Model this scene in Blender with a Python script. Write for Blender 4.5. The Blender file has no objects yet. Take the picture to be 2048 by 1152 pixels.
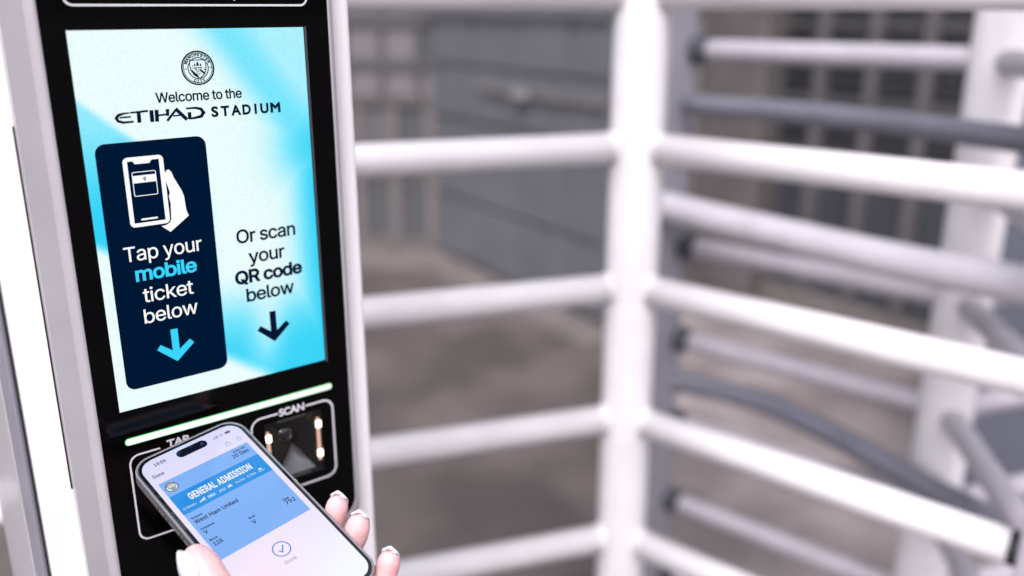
import bpy, bmesh, math, os, random
from math import radians, sin, cos, pi
from mathutils import Vector, Matrix
from mathutils.geometry import tessellate_polygon, delaunay_2d_cdt

random.seed(7)
SC = bpy.context.scene
COL = SC.collection

# ------------------------------------------------------------------ camera, sky, sun, exposure
EXPO = 1.34
cam_d = bpy.data.cameras.new("camera")
cam_d.sensor_width = 36.0
cam_d.lens = 31.763
cam_d.clip_start = 0.02
cam_d.clip_end = 500.0
cam_d.dof.use_dof = True
cam_d.dof.focus_distance = 0.535
cam_d.dof.aperture_fstop = 2.65
cam = bpy.data.objects.new("camera", cam_d)
cam.location = (0, 0, 1.5)
cam.rotation_euler = (radians(90 - 17.306), 0, 0)
COL.objects.link(cam)
SC.camera = cam

SUN_AZ, SUN_EL = radians(190.0), radians(52.0)
world = bpy.data.worlds.new("World")
SC.world = world
world.use_nodes = True
wn = world.node_tree
for n in list(wn.nodes):
    wn.nodes.remove(n)
w_out = wn.nodes.new("ShaderNodeOutputWorld")
w_bg = wn.nodes.new("ShaderNodeBackground")
w_sky = wn.nodes.new("ShaderNodeTexSky")
w_sky.sky_type = 'NISHITA'
w_sky.sun_disc = False
w_sky.sun_elevation = SUN_EL
w_sky.sun_rotation = SUN_AZ
w_sky.dust_density = 4.0
w_hs = wn.nodes.new("ShaderNodeHueSaturation")          # overcast: hardly any blue left
w_hs.inputs["Saturation"].default_value = 0.22
wn.links.new(w_sky.outputs[0], w_hs.inputs["Color"])
w_tint = wn.nodes.new("ShaderNodeMix")
w_tint.data_type = 'RGBA'
w_tint.blend_type = 'MULTIPLY'
w_tint.inputs[0].default_value = 1.0
w_tint.inputs[7].default_value = (0.985, 0.94, 1.0, 1.0)
wn.links.new(w_hs.outputs[0], w_tint.inputs[6])
wn.links.new(w_tint.outputs[2], w_bg.inputs["Color"])
w_bg.inputs["Strength"].default_value = 0.107
wn.links.new(w_bg.outputs[0], w_out.inputs["Surface"])

sun_d = bpy.data.lights.new("sun", 'SUN')
sun_d.energy = 0.8
sun_d.angle = radians(18)
sun_d.color = (1.0, 0.94, 0.965)
sun = bpy.data.objects.new("sun", sun_d)
sun.rotation_euler = Vector((-sin(SUN_AZ) * cos(SUN_EL), -cos(SUN_AZ) * cos(SUN_EL), -sin(SUN_EL))).to_track_quat('-Z', 'Y').to_euler()
COL.objects.link(sun)

SC.view_settings.view_transform = 'Standard'
SC.view_settings.look = 'None'
SC.view_settings.exposure = EXPO
SC.view_settings.gamma = 1.0
SC.view_settings.use_curve_mapping = False
SC.render.engine = 'CYCLES'
SC.cycles.use_denoising = True
SC.cycles.max_bounces = 8

# ------------------------------------------------------------------ colours and materials
def lin(c):
    c = c / 255.0
    return c / 12.92 if c <= 0.04045 else ((c + 0.055) / 1.055) ** 2.4

def glow(r, g, b):
    """emitted radiance that reads as this screen colour at the exposure in use"""
    k = 2.0 ** -EXPO
    return (lin(r) * k, lin(g) * k, lin(b) * k, 1.0)

def new_mat(name):
    m = bpy.data.materials.new(name)
    m.use_nodes = True
    return m, m.node_tree, m.node_tree.nodes["Principled BSDF"]

def mat(name, col, rough=0.4, metal=0.0, noise=0.0, scale=40.0, bump=0.0, coat=0.0, spec=0.5, dirt=None):
    m, nt, p = new_mat(name)
    p.inputs["Base Color"].default_value = (*col, 1)
    p.inputs["Roughness"].default_value = rough
    p.inputs["Metallic"].default_value = metal
    p.inputs["Coat Weight"].default_value = coat
    p.inputs["Specular IOR Level"].default_value = spec
    if noise or bump:
        tc = nt.nodes.new("ShaderNodeTexCoord")
        nz = nt.nodes.new("ShaderNodeTexNoise")
        nz.inputs["Scale"].default_value = scale
        nz.inputs["Detail"].default_value = 6
        nt.links.new(tc.outputs["Object"], nz.inputs["Vector"])
        if noise:
            mx = nt.nodes.new("ShaderNodeMix")
            mx.data_type = 'RGBA'
            d = dirt or tuple(c * (1 - noise) for c in col)
            mx.inputs[6].default_value = (*col, 1)
            mx.inputs[7].default_value = (*d, 1)
            rp = nt.nodes.new("ShaderNodeValToRGB")
            rp.color_ramp.elements[0].position = 0.42
            rp.color_ramp.elements[1].position = 0.72
            nt.links.new(nz.outputs["Fac"], rp.inputs["Fac"])
            nt.links.new(rp.outputs["Color"], mx.inputs[0])
            nt.links.new(mx.outputs[2], p.inputs["Base Color"])
        if bump:
            bp = nt.nodes.new("ShaderNodeBump")
            bp.inputs["Strength"].default_value = bump
            bp.inputs["Distance"].default_value = 0.002
            nt.links.new(nz.outputs["Fac"], bp.inputs["Height"])
            nt.links.new(bp.outputs["Normal"], p.inputs["Normal"])
    return m

def emis(name, rgb, boost=1.0, spec=0.0):
    m, nt, p = new_mat(name)
    p.inputs["Base Color"].default_value = (0.0, 0.0, 0.0, 1)
    p.inputs["Specular IOR Level"].default_value = spec
    p.inputs["Roughness"].default_value = 0.08
    p.inputs["Emission Color"].default_value = glow(*rgb)
    p.inputs["Emission Strength"].default_value = boost
    return m

def emis_attr(name, grain=0.0, spec=0.3):
    """a lit display whose picture is stored per vertex"""
    m, nt, p = new_mat(name)
    p.inputs["Base Color"].default_value = (0.0, 0.0, 0.0, 1)
    p.inputs["Specular IOR Level"].default_value = spec
    p.inputs["Roughness"].default_value = 0.06
    a = nt.nodes.new("ShaderNodeAttribute")
    a.attribute_name = "picture"
    src = a.outputs["Color"]
    if grain:
        wnz = nt.nodes.new("ShaderNodeTexNoise")
        wnz.inputs["Scale"].default_value = 900
        wnz.inputs["Detail"].default_value = 2
        tc = nt.nodes.new("ShaderNodeTexCoord")
        nt.links.new(tc.outputs["Object"], wnz.inputs["Vector"])
        mr = nt.nodes.new("ShaderNodeMapRange")
        mr.inputs[1].default_value = 0.3
        mr.inputs[2].default_value = 0.7
        mr.inputs[3].default_value = 1 - grain
        mr.inputs[4].default_value = 1 + grain
        nt.links.new(wnz.outputs["Fac"], mr.inputs[0])
        mx = nt.nodes.new("ShaderNodeMix")
        mx.data_type = 'RGBA'
        mx.blend_type = 'MULTIPLY'
        mx.inputs[0].default_value = 1
        nt.links.new(src, mx.inputs[6])
        nt.links.new(mr.outputs[0], mx.inputs[7])
        src = mx.outputs[2]
    nt.links.new(src, p.inputs["Emission Color"])
    p.inputs["Emission Strength"].default_value = 1.0
    return m

M = {}
M['white_paint_dim'] = mat("white_paint_dim", (0.70, 0.685, 0.70), 0.32, noise=0.10, scale=14, bump=0.04, coat=0.15)  # barrier copy of the column's white, darkened to tone down its light
M['white_paint_lit'] = mat("white_paint_lit", (0.84, 0.82, 0.84), 0.32, noise=0.10, scale=14, bump=0.04, coat=0.15)  # same white as the barrier, lightened to paint in the column's stronger light
M['glint_grey'] = mat("glint_grey", (0.26, 0.245, 0.25), 0.4)  # pale tone for the painted glint on the gate
M['cabinet_white'] = mat("cabinet_white", (0.88, 0.85, 0.87), 0.38, noise=0.06, scale=9, bump=0.03)
M['bezel_grey'] = mat("bezel_grey", (0.385, 0.372, 0.395), 0.30, noise=0.08, scale=20, bump=0.02, coat=0.2)
M['hinge_grey'] = mat("hinge_grey", (0.22, 0.22, 0.26), 0.35, noise=0.08, scale=18)
M['arm_paint'] = mat("arm_paint", (0.44, 0.42, 0.46), 0.34, noise=0.12, scale=16, bump=0.04)
M['slate_paint'] = mat("slate_paint", (0.155, 0.16, 0.193), 0.42, noise=0.15, scale=12, bump=0.04)
M['post_grey'] = mat("post_grey", (0.30, 0.295, 0.335), 0.45, noise=0.15, scale=10, bump=0.04)
M['buffer_grey'] = mat("buffer_grey", (0.055, 0.06, 0.075), 0.6)
M['rubber'] = mat("rubber", (0.025, 0.027, 0.03), 0.6, noise=0.2, scale=30)
M['black_glass'] = mat("black_glass", (0.001, 0.001, 0.0013), 0.03, spec=0.14)
M['gasket'] = mat("gasket", (0.012, 0.012, 0.014), 0.5)
M['print_white'] = mat("print_white", (0.62, 0.62, 0.66), 0.5)
M['screen_edge'] = mat("screen_edge", (0.05, 0.058, 0.07), 0.3)
M['scanner_black'] = mat("scanner_black", (0.006, 0.006, 0.007), 0.45, spec=0.25)
M['scanner_metal'] = mat("scanner_metal", (0.15, 0.153, 0.163), 0.36, metal=0.85)
M['scanner_slit'] = mat("scanner_slit", (0.06, 0.06, 0.065), 0.4)
M['lens'] = mat("lens", (0.004, 0.004, 0.005), 0.05, coat=1.0)
M['navy'] = emis("navy", (0, 24, 52))
M['navy_text'] = emis("navy_text", (6, 22, 52))
M['white_light'] = emis("white_light", (255, 255, 255))
M['cyan_light'] = emis("cyan_light", (58, 214, 255))
M['bar_core'] = emis("bar_core", (242, 255, 244), 1.15)
M['bar_rim'] = emis("bar_rim", (90, 240, 130), 0.9)
M['led'] = emis("led", (255, 238, 205), 4.0)
M['led_strip'] = emis("led_strip", (250, 200, 178), 0.85)

# ------------------------------------------------------------------ mesh helpers
def link(name, me, m, parent=None, smooth=False):
    o = bpy.data.objects.new(name, me)
    COL.objects.link(o)
    if m is not None:
        for k in (m if isinstance(m, (list, tuple)) else [m]):
            me.materials.append(k)
    if smooth:
        for p in me.polygons:
            p.use_smooth = True
    if parent is not None:
        o.parent = parent
    return o

def from_data(name, verts, faces, m, parent=None, smooth=False, recalc=True):
    me = bpy.data.meshes.new(name)
    me.from_pydata([tuple(v) for v in verts], [], faces)
    me.update()
    if recalc:
        bm = bmesh.new()
        bm.from_mesh(me)
        bmesh.ops.recalc_face_normals(bm, faces=bm.faces)
        bm.to_mesh(me)
        bm.free()
    return link(name, me, m, parent, smooth)

def tag(o, label=None, cat=None, group=None, kind=None):
    if label: o['label'] = label
    if cat: o['category'] = cat
    if group: o['group'] = group
    if kind: o['kind'] = kind
    return o

def empty(name, loc=(0, 0, 0), rotz=0.0):
    o = bpy.data.objects.new(name, None)
    o.location = loc
    o.rotation_euler = (0, 0, rotz)
    COL.objects.link(o)
    return o

def area(lp):
    return 0.5 * sum(a[0] * b[1] - b[0] * a[1] for a, b in zip(lp, lp[1:] + lp[:1]))

def tess(loops):
    """triangles over all loops (first = outline, others = holes)"""
    return tessellate_polygon([[Vector((x, y, 0)) for x, y in lp] for lp in loops])

def rrect(x0, y0, x1, y1, r, n=7):
    pts = []
    for cx, cy, a in ((x1 - r, y1 - r, 0), (x0 + r, y1 - r, 90), (x0 + r, y0 + r, 180), (x1 - r, y0 + r, 270)):
        for k in range(n + 1):
            t = radians(a + 90 * k / n)
            pts.append((cx + r * cos(t), cy + r * sin(t)))
    return pts

def circle(cx, cy, r, n=40, a0=0, a1=360):
    full = a1 - a0 >= 360
    return [(cx + r * cos(radians(a0 + (a1 - a0) * k / (n if full else n - 1))), cy + r * sin(radians(a0 + (a1 - a0) * k / (n if full else n - 1)))) for k in range(n)]

def ribbon(pts, w, closed=False):
    """quads of a stroked polyline, mitred"""
    n = len(pts)
    L, R = [], []
    ws = w if isinstance(w, (list, tuple)) else [w] * n
    for i, p in enumerate(pts):
        p = Vector(p)
        a = Vector(pts[i - 1]) if (i > 0 or closed) else None
        b = Vector(pts[(i + 1) % n]) if (i < n - 1 or closed) else None
        d1 = (p - a).normalized() if a is not None else None
        d2 = (b - p).normalized() if b is not None else None
        if d1 is None: d1 = d2
        if d2 is None: d2 = d1
        nn = Vector((-(d1.y + d2.y), d1.x + d2.x))
        if nn.length < 1e-6: nn = Vector((-d1.y, d1.x))
        nn.normalize()
        k = max(0.4, nn.dot(Vector((-d1.y, d1.x))))
        L.append(p + nn * ws[i] / 2 / k)
        R.append(p - nn * ws[i] / 2 / k)
    v = [tuple(x) for x in L + R]
    f = []
    for i in range(n if closed else n - 1):
        j = (i + 1) % n
        f.append((i, j, n + j, n + i))
    return v, f

class Canvas:
    """flat drawing on a surface; to3 maps (x, y, lift) in millimetres to the parent's local metres"""
    def __init__(self, to3):
        self.to3 = to3
    def put(self, name, v, f, m, parent, lift):
        o = from_data(name, [self.to3(x, y, lift) for x, y in v], f, m, parent, recalc=False)
        return o
    def fill(self, name, loops, m, parent, lift):
        flat = [p for lp in loops for p in lp]
        return self.put(name, flat, [tuple(t) for t in tess(loops)], m, parent, lift)
    def multi(self, name, shapes, m, parent, lift):
        """shapes: list of (verts, faces)"""
        V, Fc = [], []
        for v, f in shapes:
            b = len(V)
            V += list(v)
            Fc += [tuple(i + b for i in q) for q in f]
        return self.put(name, V, Fc, m, parent, lift)
    def stroke(self, name, pts, w, m, parent, lift, closed=False):
        v, f = ribbon(pts, w, closed)
        return self.put(name, v, f, m, parent, lift)

def shape(*loops):
    loops = [list(l) for l in loops]
    return [p for lp in loops for p in lp], [tuple(t) for t in tess(loops)]

# lettering --------------------------------------------------------
def sans():
    try:
        d = bpy.utils.system_resource('DATAFILES', path='fonts')
        return bpy.data.fonts.load(os.path.join(d, 'Inter.woff2'))
    except Exception:
        return None
SANS = sans()
_cap = {}
def offset_loop(lp, w):
    """shift a contour along its normals; glyph outlines run clockwise, counters the other way"""
    out = []
    n = len(lp)
    for i in range(n):
        p0, p, p1 = Vector(lp[i - 1]), Vector(lp[i]), Vector(lp[(i + 1) % n])
        d1, d2 = (p - p0).normalized(), (p1 - p).normalized()
        n1, n2 = Vector((-d1.y, d1.x)), Vector((-d2.y, d2.x))
        m = n1 + n2
        if m.length < 1e-5: m = n1.copy()
        m.normalize()
        out.append(tuple(p + m * w / max(0.5, m.dot(n1))))
    return out
def raw_text(body, font, offset, res=4, space=1.0):
    c = bpy.data.curves.new("lettering", 'FONT')
    c.body = body
    c.size = 1.0
    c.space_character = space
    if font: c.font = font
    o = bpy.data.objects.new("lettering", c)
    COL.objects.link(o)
    dg = bpy.context.evaluated_depsgraph_get()
    cu = o.to_curve(dg)
    loops = []
    for sp in cu.splines:
        bp = sp.bezier_points
        lp = []
        for i in range(len(bp)):
            p, q = bp[i], bp[(i + 1) % len(bp)]
            a0, a1, a2, a3 = p.co, p.handle_right, q.handle_left, q.co
            straight = abs((a3 - a0).cross(a1 - a0).z) < 1e-6 and abs((a3 - a0).cross(a2 - a0).z) < 1e-6
            for k in range(1 if straight else res):
                t = k / res
                z = a0 * (1 - t) ** 3 + a1 * 3 * t * (1 - t) ** 2 + a2 * 3 * t * t * (1 - t) + a3 * t ** 3
                if not lp or (Vector((z.x, z.y)) - Vector(lp[-1])).length > 1e-4:
                    lp.append((z.x, z.y))
        if len(lp) > 2 and (Vector(lp[0]) - Vector(lp[-1])).length < 1e-4: lp.pop()
        if len(lp) > 2: loops.append(lp)
    o.to_curve_clear()
    bpy.data.objects.remove(o)
    bpy.data.curves.remove(c)
    if not loops: return [], []
    if offset:
        big = max(loops, key=lambda l: abs(area(l)))
        sg = 1 if area(big) < 0 else -1
        loops = [offset_loop(l, offset * sg) for l in loops]
    V, Fc = [], []
    # letters are filled one island of overlapping contours at a time
    todo = sorted(loops, key=lambda l: min(p[0] for p in l))
    while todo:
        grp = [todo.pop(0)]
        hi = max(p[0] for p in grp[0])
        while todo and min(p[0] for p in todo[0]) < hi:
            grp.append(todo.pop(0))
            hi = max(hi, max(p[0] for p in grp[-1]))
        v, f = nonzero_fill(grp)
        n0 = len(V)
        V += v
        Fc += [tuple(i + n0 for i in t) for t in f]
    return V, Fc
def nonzero_fill(grp):
    pts, eds = [], []
    for l in grp:
        n0 = len(pts)
        pts += [Vector(p) for p in l]
        eds += [(n0 + i, n0 + (i + 1) % len(l)) for i in range(len(l))]
    r = delaunay_2d_cdt(pts, eds, [], 0, 1e-6)
    v = [(p.x, p.y) for p in r[0]]
    keep = []
    for t in r[2]:
        cx = sum(v[i][0] for i in t) / 3
        cy = sum(v[i][1] for i in t) / 3
        w = 0
        for l in grp:
            for i in range(len(l)):
                (x0, y0), (x1, y1) = l[i], l[(i + 1) % len(l)]
                if (y0 > cy) != (y1 > cy) and cx < (x1 - x0) * (cy - y0) / (y1 - y0) + x0:
                    w += 1 if y1 > y0 else -1
        if w: keep.append(tuple(t))
    return v, keep
def cap_of(font):
    k = font.name if font else ''
    if k not in _cap:
        V, _ = raw_text("H", font, 0)
        _cap[k] = max(y for x, y in V) - min(y for x, y in V)
    return _cap[k]
def text_shape(body, x0, x1, base, cap, weight=0.0, font='sans', space=0.95):
    f = SANS if font == 'sans' else None
    V, Fc = raw_text(body, f, weight, 4, space)
    mn = min(x for x, y in V)
    mxx = max(x for x, y in V)
    sx = (x1 - x0) / (mxx - mn)
    sy = cap / (cap_of(f) + 2 * weight)
    return [(x0 + (x - mn) * sx, base + (y + weight) * sy) for x, y in V], Fc

def arc_text(body, cx, cy, r, cap, mid_deg, span_deg, weight=0.0, inward=False):
    """letters set one by one along a circle"""
    out_v, out_f = [], []
    n = len(body)
    for i, ch in enumerate(body):
        if ch == ' ': continue
        V, Fc = raw_text(ch, SANS, weight, 2)
        w0 = min(x for x, y in V); w1 = max(x for x, y in V)
        s = cap / cap_of(SANS)
        t = (i / (n - 1) - 0.5) * span_deg if n > 1 else 0
        a = radians(mid_deg + t if inward else mid_deg - t)
        b = len(out_v)
        for x, y in V:
            lx, ly = (x - (w0 + w1) / 2) * s, y * s
            rr = r - ly if inward else r + ly
            tang = Vector((-sin(a), cos(a))) if inward else Vector((sin(a), -cos(a)))
            p = Vector((cx + rr * cos(a), cy + rr * sin(a))) + tang * lx
            out_v.append((p.x, p.y))
        out_f += [tuple(k + b for k in q) for q in Fc]
    return out_v, out_f

# solids -----------------------------------------------------------
def prism(name, loops, to3, d0, d1, m, parent=None, cap_back=True):
    """loops in (x, y); extruded between lifts d0 and d1"""
    V, Fc = [], []
    tri = tess(loops)
    flat = [p for lp in loops for p in lp]
    n = len(flat)
    V = [to3(x, y, d0) for x, y in flat] + [to3(x, y, d1) for x, y in flat]
    for t in tri:
        Fc.append(tuple(i + n for i in t))
        if cap_back: Fc.append(tuple(reversed(t)))
    b = 0
    for lp in loops:
        k = len(lp)
        for i in range(k):
            j = (i + 1) % k
            Fc.append((b + i, b + j, n + b + j, n + b + i))
        b += k
    return from_data(name, V, Fc, m, parent)

def box_bm(bm, x0, y0, z0, x1, y1, z1, bevel=0.0):
    r = bmesh.ops.create_cube(bm, size=1.0)
    vs = r['verts']
    for v in vs:
        v.co = Vector(((x0 + x1) / 2 + v.co.x * (x1 - x0), (y0 + y1) / 2 + v.co.y * (y1 - y0), (z0 + z1) / 2 + v.co.z * (z1 - z0)))
    if bevel:
        es = list({e for v in vs for e in v.link_edges})
        bmesh.ops.bevel(bm, geom=es, offset=bevel, segments=3, affect='EDGES', profile=0.5)
def box(name, x0, y0, z0, x1, y1, z1, m, parent=None, bevel=0.0):
    bm = bmesh.new()
    box_bm(bm, x0, y0, z0, x1, y1, z1, bevel)
    bmesh.ops.recalc_face_normals(bm, faces=bm.faces)
    me = bpy.data.meshes.new(name)
    bm.to_mesh(me)
    bm.free()
    return link(name, me, m, parent)

def tube(name, pts, r, m, parent=None, seg=28, dome=True):
    """a round bar along points, with domed ends"""
    pts = [Vector(p) for p in pts]
    dirs = []
    for i in range(len(pts)):
        a = pts[max(i - 1, 0)]
        b = pts[min(i + 1, len(pts) - 1)]
        dirs.append((b - a).normalized())
    up = Vector((0, 0, 1)) if abs(dirs[0].z) < 0.9 else Vector((1, 0, 0))
    rings = []
    def ring(c, d, rr):
        s = d.cross(up).normalized()
        u = s.cross(d).normalized()
        return [c + (s * cos(2 * pi * k / seg) + u * sin(2 * pi * k / seg)) * rr for k in range(seg)]
    if dome:
        for t in (80, 60, 35, 15):
            rings.append(ring(pts[0] - dirs[0] * r * 0.35 * sin(radians(t)), dirs[0], r * cos(radians(t)) if t < 79 else r * 0.2))
    for p, d in zip(pts, dirs):
        rings.append(ring(p, d, r))
    if dome:
        for t in (15, 35, 60, 80):
            rings.append(ring(pts[-1] + dirs[-1] * r * 0.35 * sin(radians(t)), dirs[-1], r * cos(radians(t)) if t < 79 else r * 0.2))
    V = [v for rg in rings for v in rg]
    Fc = []
    for i in range(len(rings) - 1):
        for k in range(seg):
            j = (k + 1) % seg
            Fc.append((i * seg + k, i * seg + j, (i + 1) * seg + j, (i + 1) * seg + k))
    Fc.append(tuple(range(seg - 1, -1, -1)))
    Fc.append(tuple((len(rings) - 1) * seg + k for k in range(seg)))
    return from_data(name, V, Fc, m, parent, smooth=True)

def spline(pts, n=8):
    out = []
    P = [Vector(p) for p in pts]
    P = [P[0] * 2 - P[1]] + P + [P[-1] * 2 - P[-2]]
    for i in range(1, len(P) - 2):
        for k in range(n):
            t = k / n
            a, b, c, d = P[i - 1], P[i], P[i + 1], P[i + 2]
            out.append(0.5 * ((2 * b) + (c - a) * t + (2 * a - 5 * b + 4 * c - d) * t * t + (3 * b - a - 3 * c + d) * t ** 3))
    out.append(P[-2])
    return out

# ================================================================== GROUND
def ground_mat(name, c0, c1, c2, scale, bump):
    m, nt, p = new_mat(name)
    tc = nt.nodes.new("ShaderNodeTexCoord")
    n1 = nt.nodes.new("ShaderNodeTexNoise"); n1.inputs["Scale"].default_value = scale; n1.inputs["Detail"].default_value = 8
    n2 = nt.nodes.new("ShaderNodeTexNoise"); n2.inputs["Scale"].default_value = scale * 40; n2.inputs["Detail"].default_value = 4
    for n in (n1, n2): nt.links.new(tc.outputs["Object"], n.inputs["Vector"])
    r1 = nt.nodes.new("ShaderNodeValToRGB")
    e = r1.color_ramp.elements
    e[0].position = 0.40; e[0].color = (*c0, 1)
    e[1].position = 0.62; e[1].color = (*c1, 1)
    nt.links.new(n1.outputs["Fac"], r1.inputs["Fac"])
    mx = nt.nodes.new("ShaderNodeMix"); mx.data_type = 'RGBA'
    mr = nt.nodes.new("ShaderNodeMapRange"); mr.inputs[1].default_value = 0.5; mr.inputs[2].default_value = 0.75; mr.inputs[4].default_value = 0.55
    nt.links.new(n2.outputs["Fac"], mr.inputs[0]); nt.links.new(mr.outputs[0], mx.inputs[0])
    nt.links.new(r1.outputs["Color"], mx.inputs[6]); mx.inputs[7].default_value = (*c2, 1)
    nt.links.new(mx.outputs[2], p.inputs["Base Color"])
    p.inputs["Roughness"].default_value = 0.75
    bp = nt.nodes.new("ShaderNodeBump"); bp.inputs["Strength"].default_value = bump; bp.inputs["Distance"].default_value = 0.004
    nt.links.new(n2.outputs["Fac"], bp.inputs["Height"]); nt.links.new(bp.outputs["Normal"], p.inputs["Normal"])
    return m
M['tarmac'] = ground_mat("tarmac", (0.066, 0.055, 0.052), (0.120, 0.102, 0.097), (0.036, 0.032, 0.031), 2.2, 0.4)
M['concrete'] = ground_mat("concrete", (0.18, 0.155, 0.15), (0.32, 0.283, 0.275), (0.10, 0.09, 0.088), 2.6, 0.3)
M['kerb_stone'] = ground_mat("kerb_stone", (0.14, 0.125, 0.118), (0.18, 0.16, 0.152), (0.10, 0.09, 0.085), 5, 0.3)
o = from_data("ground", [(-150, -150, 0), (150, -150, 0), (150, 150, 0), (-150, 150, 0)], [(0, 1, 2, 3)], M['tarmac'])
tag(o, kind='structure')
# paler concrete slab inside the turnstile and in front of the building on the right
o = from_data("paving", [(0.22, 1.15, 0.004), (0.95, 0.45, 0.004), (6, -1.0, 0.004), (6, 6.0, 0.004), (1.42, 4.6, 0.004), (0.62, 4.35, 0.004)], [(0, 1, 2, 3, 4, 5)], M['concrete'])
tag(o, kind='structure')

# ================================================================== BACKGROUND BUILDINGS
M['frame_grey'] = mat("frame_grey", (0.088, 0.087, 0.091), 0.5, noise=0.2, scale=6)
M['frame_warm'] = mat("frame_warm", (0.095, 0.088, 0.086), 0.5, noise=0.2, scale=6)
M['gate_blue'] = mat("gate_blue", (0.125, 0.132, 0.146), 0.35, noise=0.18, scale=3, bump=0.05)
M['gate_rib'] = mat("gate_rib", (0.112, 0.118, 0.131), 0.4, noise=0.15, scale=4)
M['pier_stone'] = mat("pier_stone", (0.145, 0.132, 0.129), 0.7, noise=0.25, scale=5, bump=0.1)
M['panel_blue'] = mat("panel_blue", (0.115, 0.125, 0.158), 0.45, noise=0.12, scale=4)
def pane_mat(k, c, r=0.12):
    return mat("pane_%d" % k, c, r, spec=0.6)
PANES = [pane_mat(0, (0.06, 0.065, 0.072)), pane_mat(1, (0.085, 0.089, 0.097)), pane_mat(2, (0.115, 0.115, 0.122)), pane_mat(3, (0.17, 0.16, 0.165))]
M['dark_pane'] = pane_mat(4, (0.054, 0.060, 0.070), 0.25)
M['mullion_grey'] = mat("mullion_grey", (0.125, 0.117, 0.12), 0.6, noise=0.2, scale=5)
M['louvre'] = mat("louvre", (0.040, 0.042, 0.047), 0.5)
M['blind'] = mat("blind", (0.07, 0.07, 0.078), 0.6)
M['skirting'] = mat("skirting", (0.12, 0.108, 0.103), 0.7, noise=0.2, scale=6)

def wall_frame(name, a, b):
    """Empty at a, local x along the wall from a to b, local -y towards the viewer"""
    d = Vector((b[0] - a[0], b[1] - a[1]))
    return empty(name, (a[0], a[1], 0), math.atan2(d.y, d.x))

# --- left: glazed screen wall -------------------------------------------------
lw = wall_frame("glazed_wall", (-0.95, 5.64), (-0.45, 5.49))
tag(lw, "grey glazed wall with a grid of small panes behind the upper left rails", "wall")
X0, X1 = -1.9, 0.60
box("sill", X0, -0.03, 0.0, X1, 0.12, 0.10, M['skirting'], lw)
xs = [-1.68, -1.44, -1.2, -0.96, -0.72, -0.48, -0.24, -0.005, 0.236, 0.475]
rows = [0.10, 0.474, 0.947, 1.173, 1.419, 1.75, 2.4, 3.0]
for k, x in enumerate(xs):
    warm = x > -0.1
    box("mullion", x - 0.034, -0.01, 0.10, x + 0.034, 0.06, 0.93, M['pier_stone'], lw)
    box("mullion", x - 0.016 - 0.07, -0.01, 0.962, x + 0.016 - 0.07, 0.06, 3.0, M['frame_grey'], lw)
for z in (0.947, 1.173, 1.419, 1.75, 2.4):
    box("transom", X0, -0.016, z - 0.024, X1, 0.055, z + 0.024, M['frame_grey'] if z > 0.95 else M['frame_warm'], lw)
box("transom", X0, 0.0, 0.46, X1, 0.05, 0.49, M['frame_warm'], lw)
edges = [X0] + [x - 0.07 for x in xs] + [X1]
for i in range(len(edges) - 1):
    for r_, (z0, z1) in enumerate(((0.975, 1.145), (1.20, 1.392), (1.447, 1.722), (1.778, 2.37))):
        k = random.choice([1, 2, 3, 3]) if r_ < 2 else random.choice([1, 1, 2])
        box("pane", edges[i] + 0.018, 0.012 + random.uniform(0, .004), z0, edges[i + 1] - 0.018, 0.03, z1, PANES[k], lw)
e2 = [X0] + xs + [X1]
for i in range(len(e2) - 1):
    for z0, z1 in ((0.10, 0.46), (0.49, 0.92)):
        box("pane", e2[i] + 0.035, 0.014 + random.uniform(0, .004), z0, e2[i + 1] - 0.035, 0.032, z1, PANES[random.choice([1, 1, 2])], lw)
box("backing", X0, 0.07, 0.0, X1, 0.25, 3.2, M['frame_grey'], lw)

# --- middle: blue-grey sheet metal gate --------------------------------------
gw = wall_frame("sheet_gate", (-0.45, 5.49), (0.38, 4.2))
tag(gw, "blue grey sheet metal gate with flat panels behind the white post", "gate")
gl = 1.66
xe = [0.0, 0.47, 0.94, 1.36, gl]
ze = [0.06, 0.42, 0.88, 1.18, 1.47, 2.0, 3.0]
for i in range(len(xe) - 1):
    for j in range(len(ze) - 1):
        box("panel", xe[i] + 0.012, -0.02 - 0.004 * ((i + j) % 2), ze[j] + 0.01, xe[i + 1] - 0.012, 0.01, ze[j + 1] - 0.01, M['gate_blue'], gw, 0.006)
for x in xe:
    box("stile", x - 0.011, -0.012, 0.0, x + 0.011, 0.02, 3.0, M['gate_rib'], gw)
box("top_rail", 0.0, -0.05, 1.445, gl, -0.026, 1.50, M['gate_rib'], gw)
box("sheen_strip", 0.55, -0.052, 1.062, gl, -0.026, 1.092, M['pier_stone'], gw, 0.006)  # pale strip added for a streak of reflected light, not a gate part
box("glint_plate", 0.93, -0.075, 1.055, 1.07, -0.053, 1.10, M['glint_grey'], gw, 0.008)  # made-up pale plate painting a bright highlight on the sheet metal
box("backing", 0.0, 0.022, 0.0, gl, 0.10, 3.1, M['gate_rib'], gw)
kb = from_data("kerb", [(-2.3, 5.62, 0), (-0.5, 5.12, 0), (0.34, 3.86, 0), (0.52, 3.98, 0), (-0.38, 5.45, 0), (-2.2, 6.0, 0),
                        (-2.3, 5.62, 0.03), (-0.5, 5.12, 0.03), (0.34, 3.86, 0.03), (0.52, 3.98, 0.03), (-0.38, 5.45, 0.03), (-2.2, 6.0, 0.03)],
               [(6, 7, 10, 11), (7, 8, 9, 10), (0, 1, 7, 6), (1, 2, 8, 7), (2, 3, 9, 8), (3, 4, 10, 9), (4, 5, 11, 10), (5, 0, 6, 11)], M['kerb_stone'])
tag(kb, kind='structure')

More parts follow.
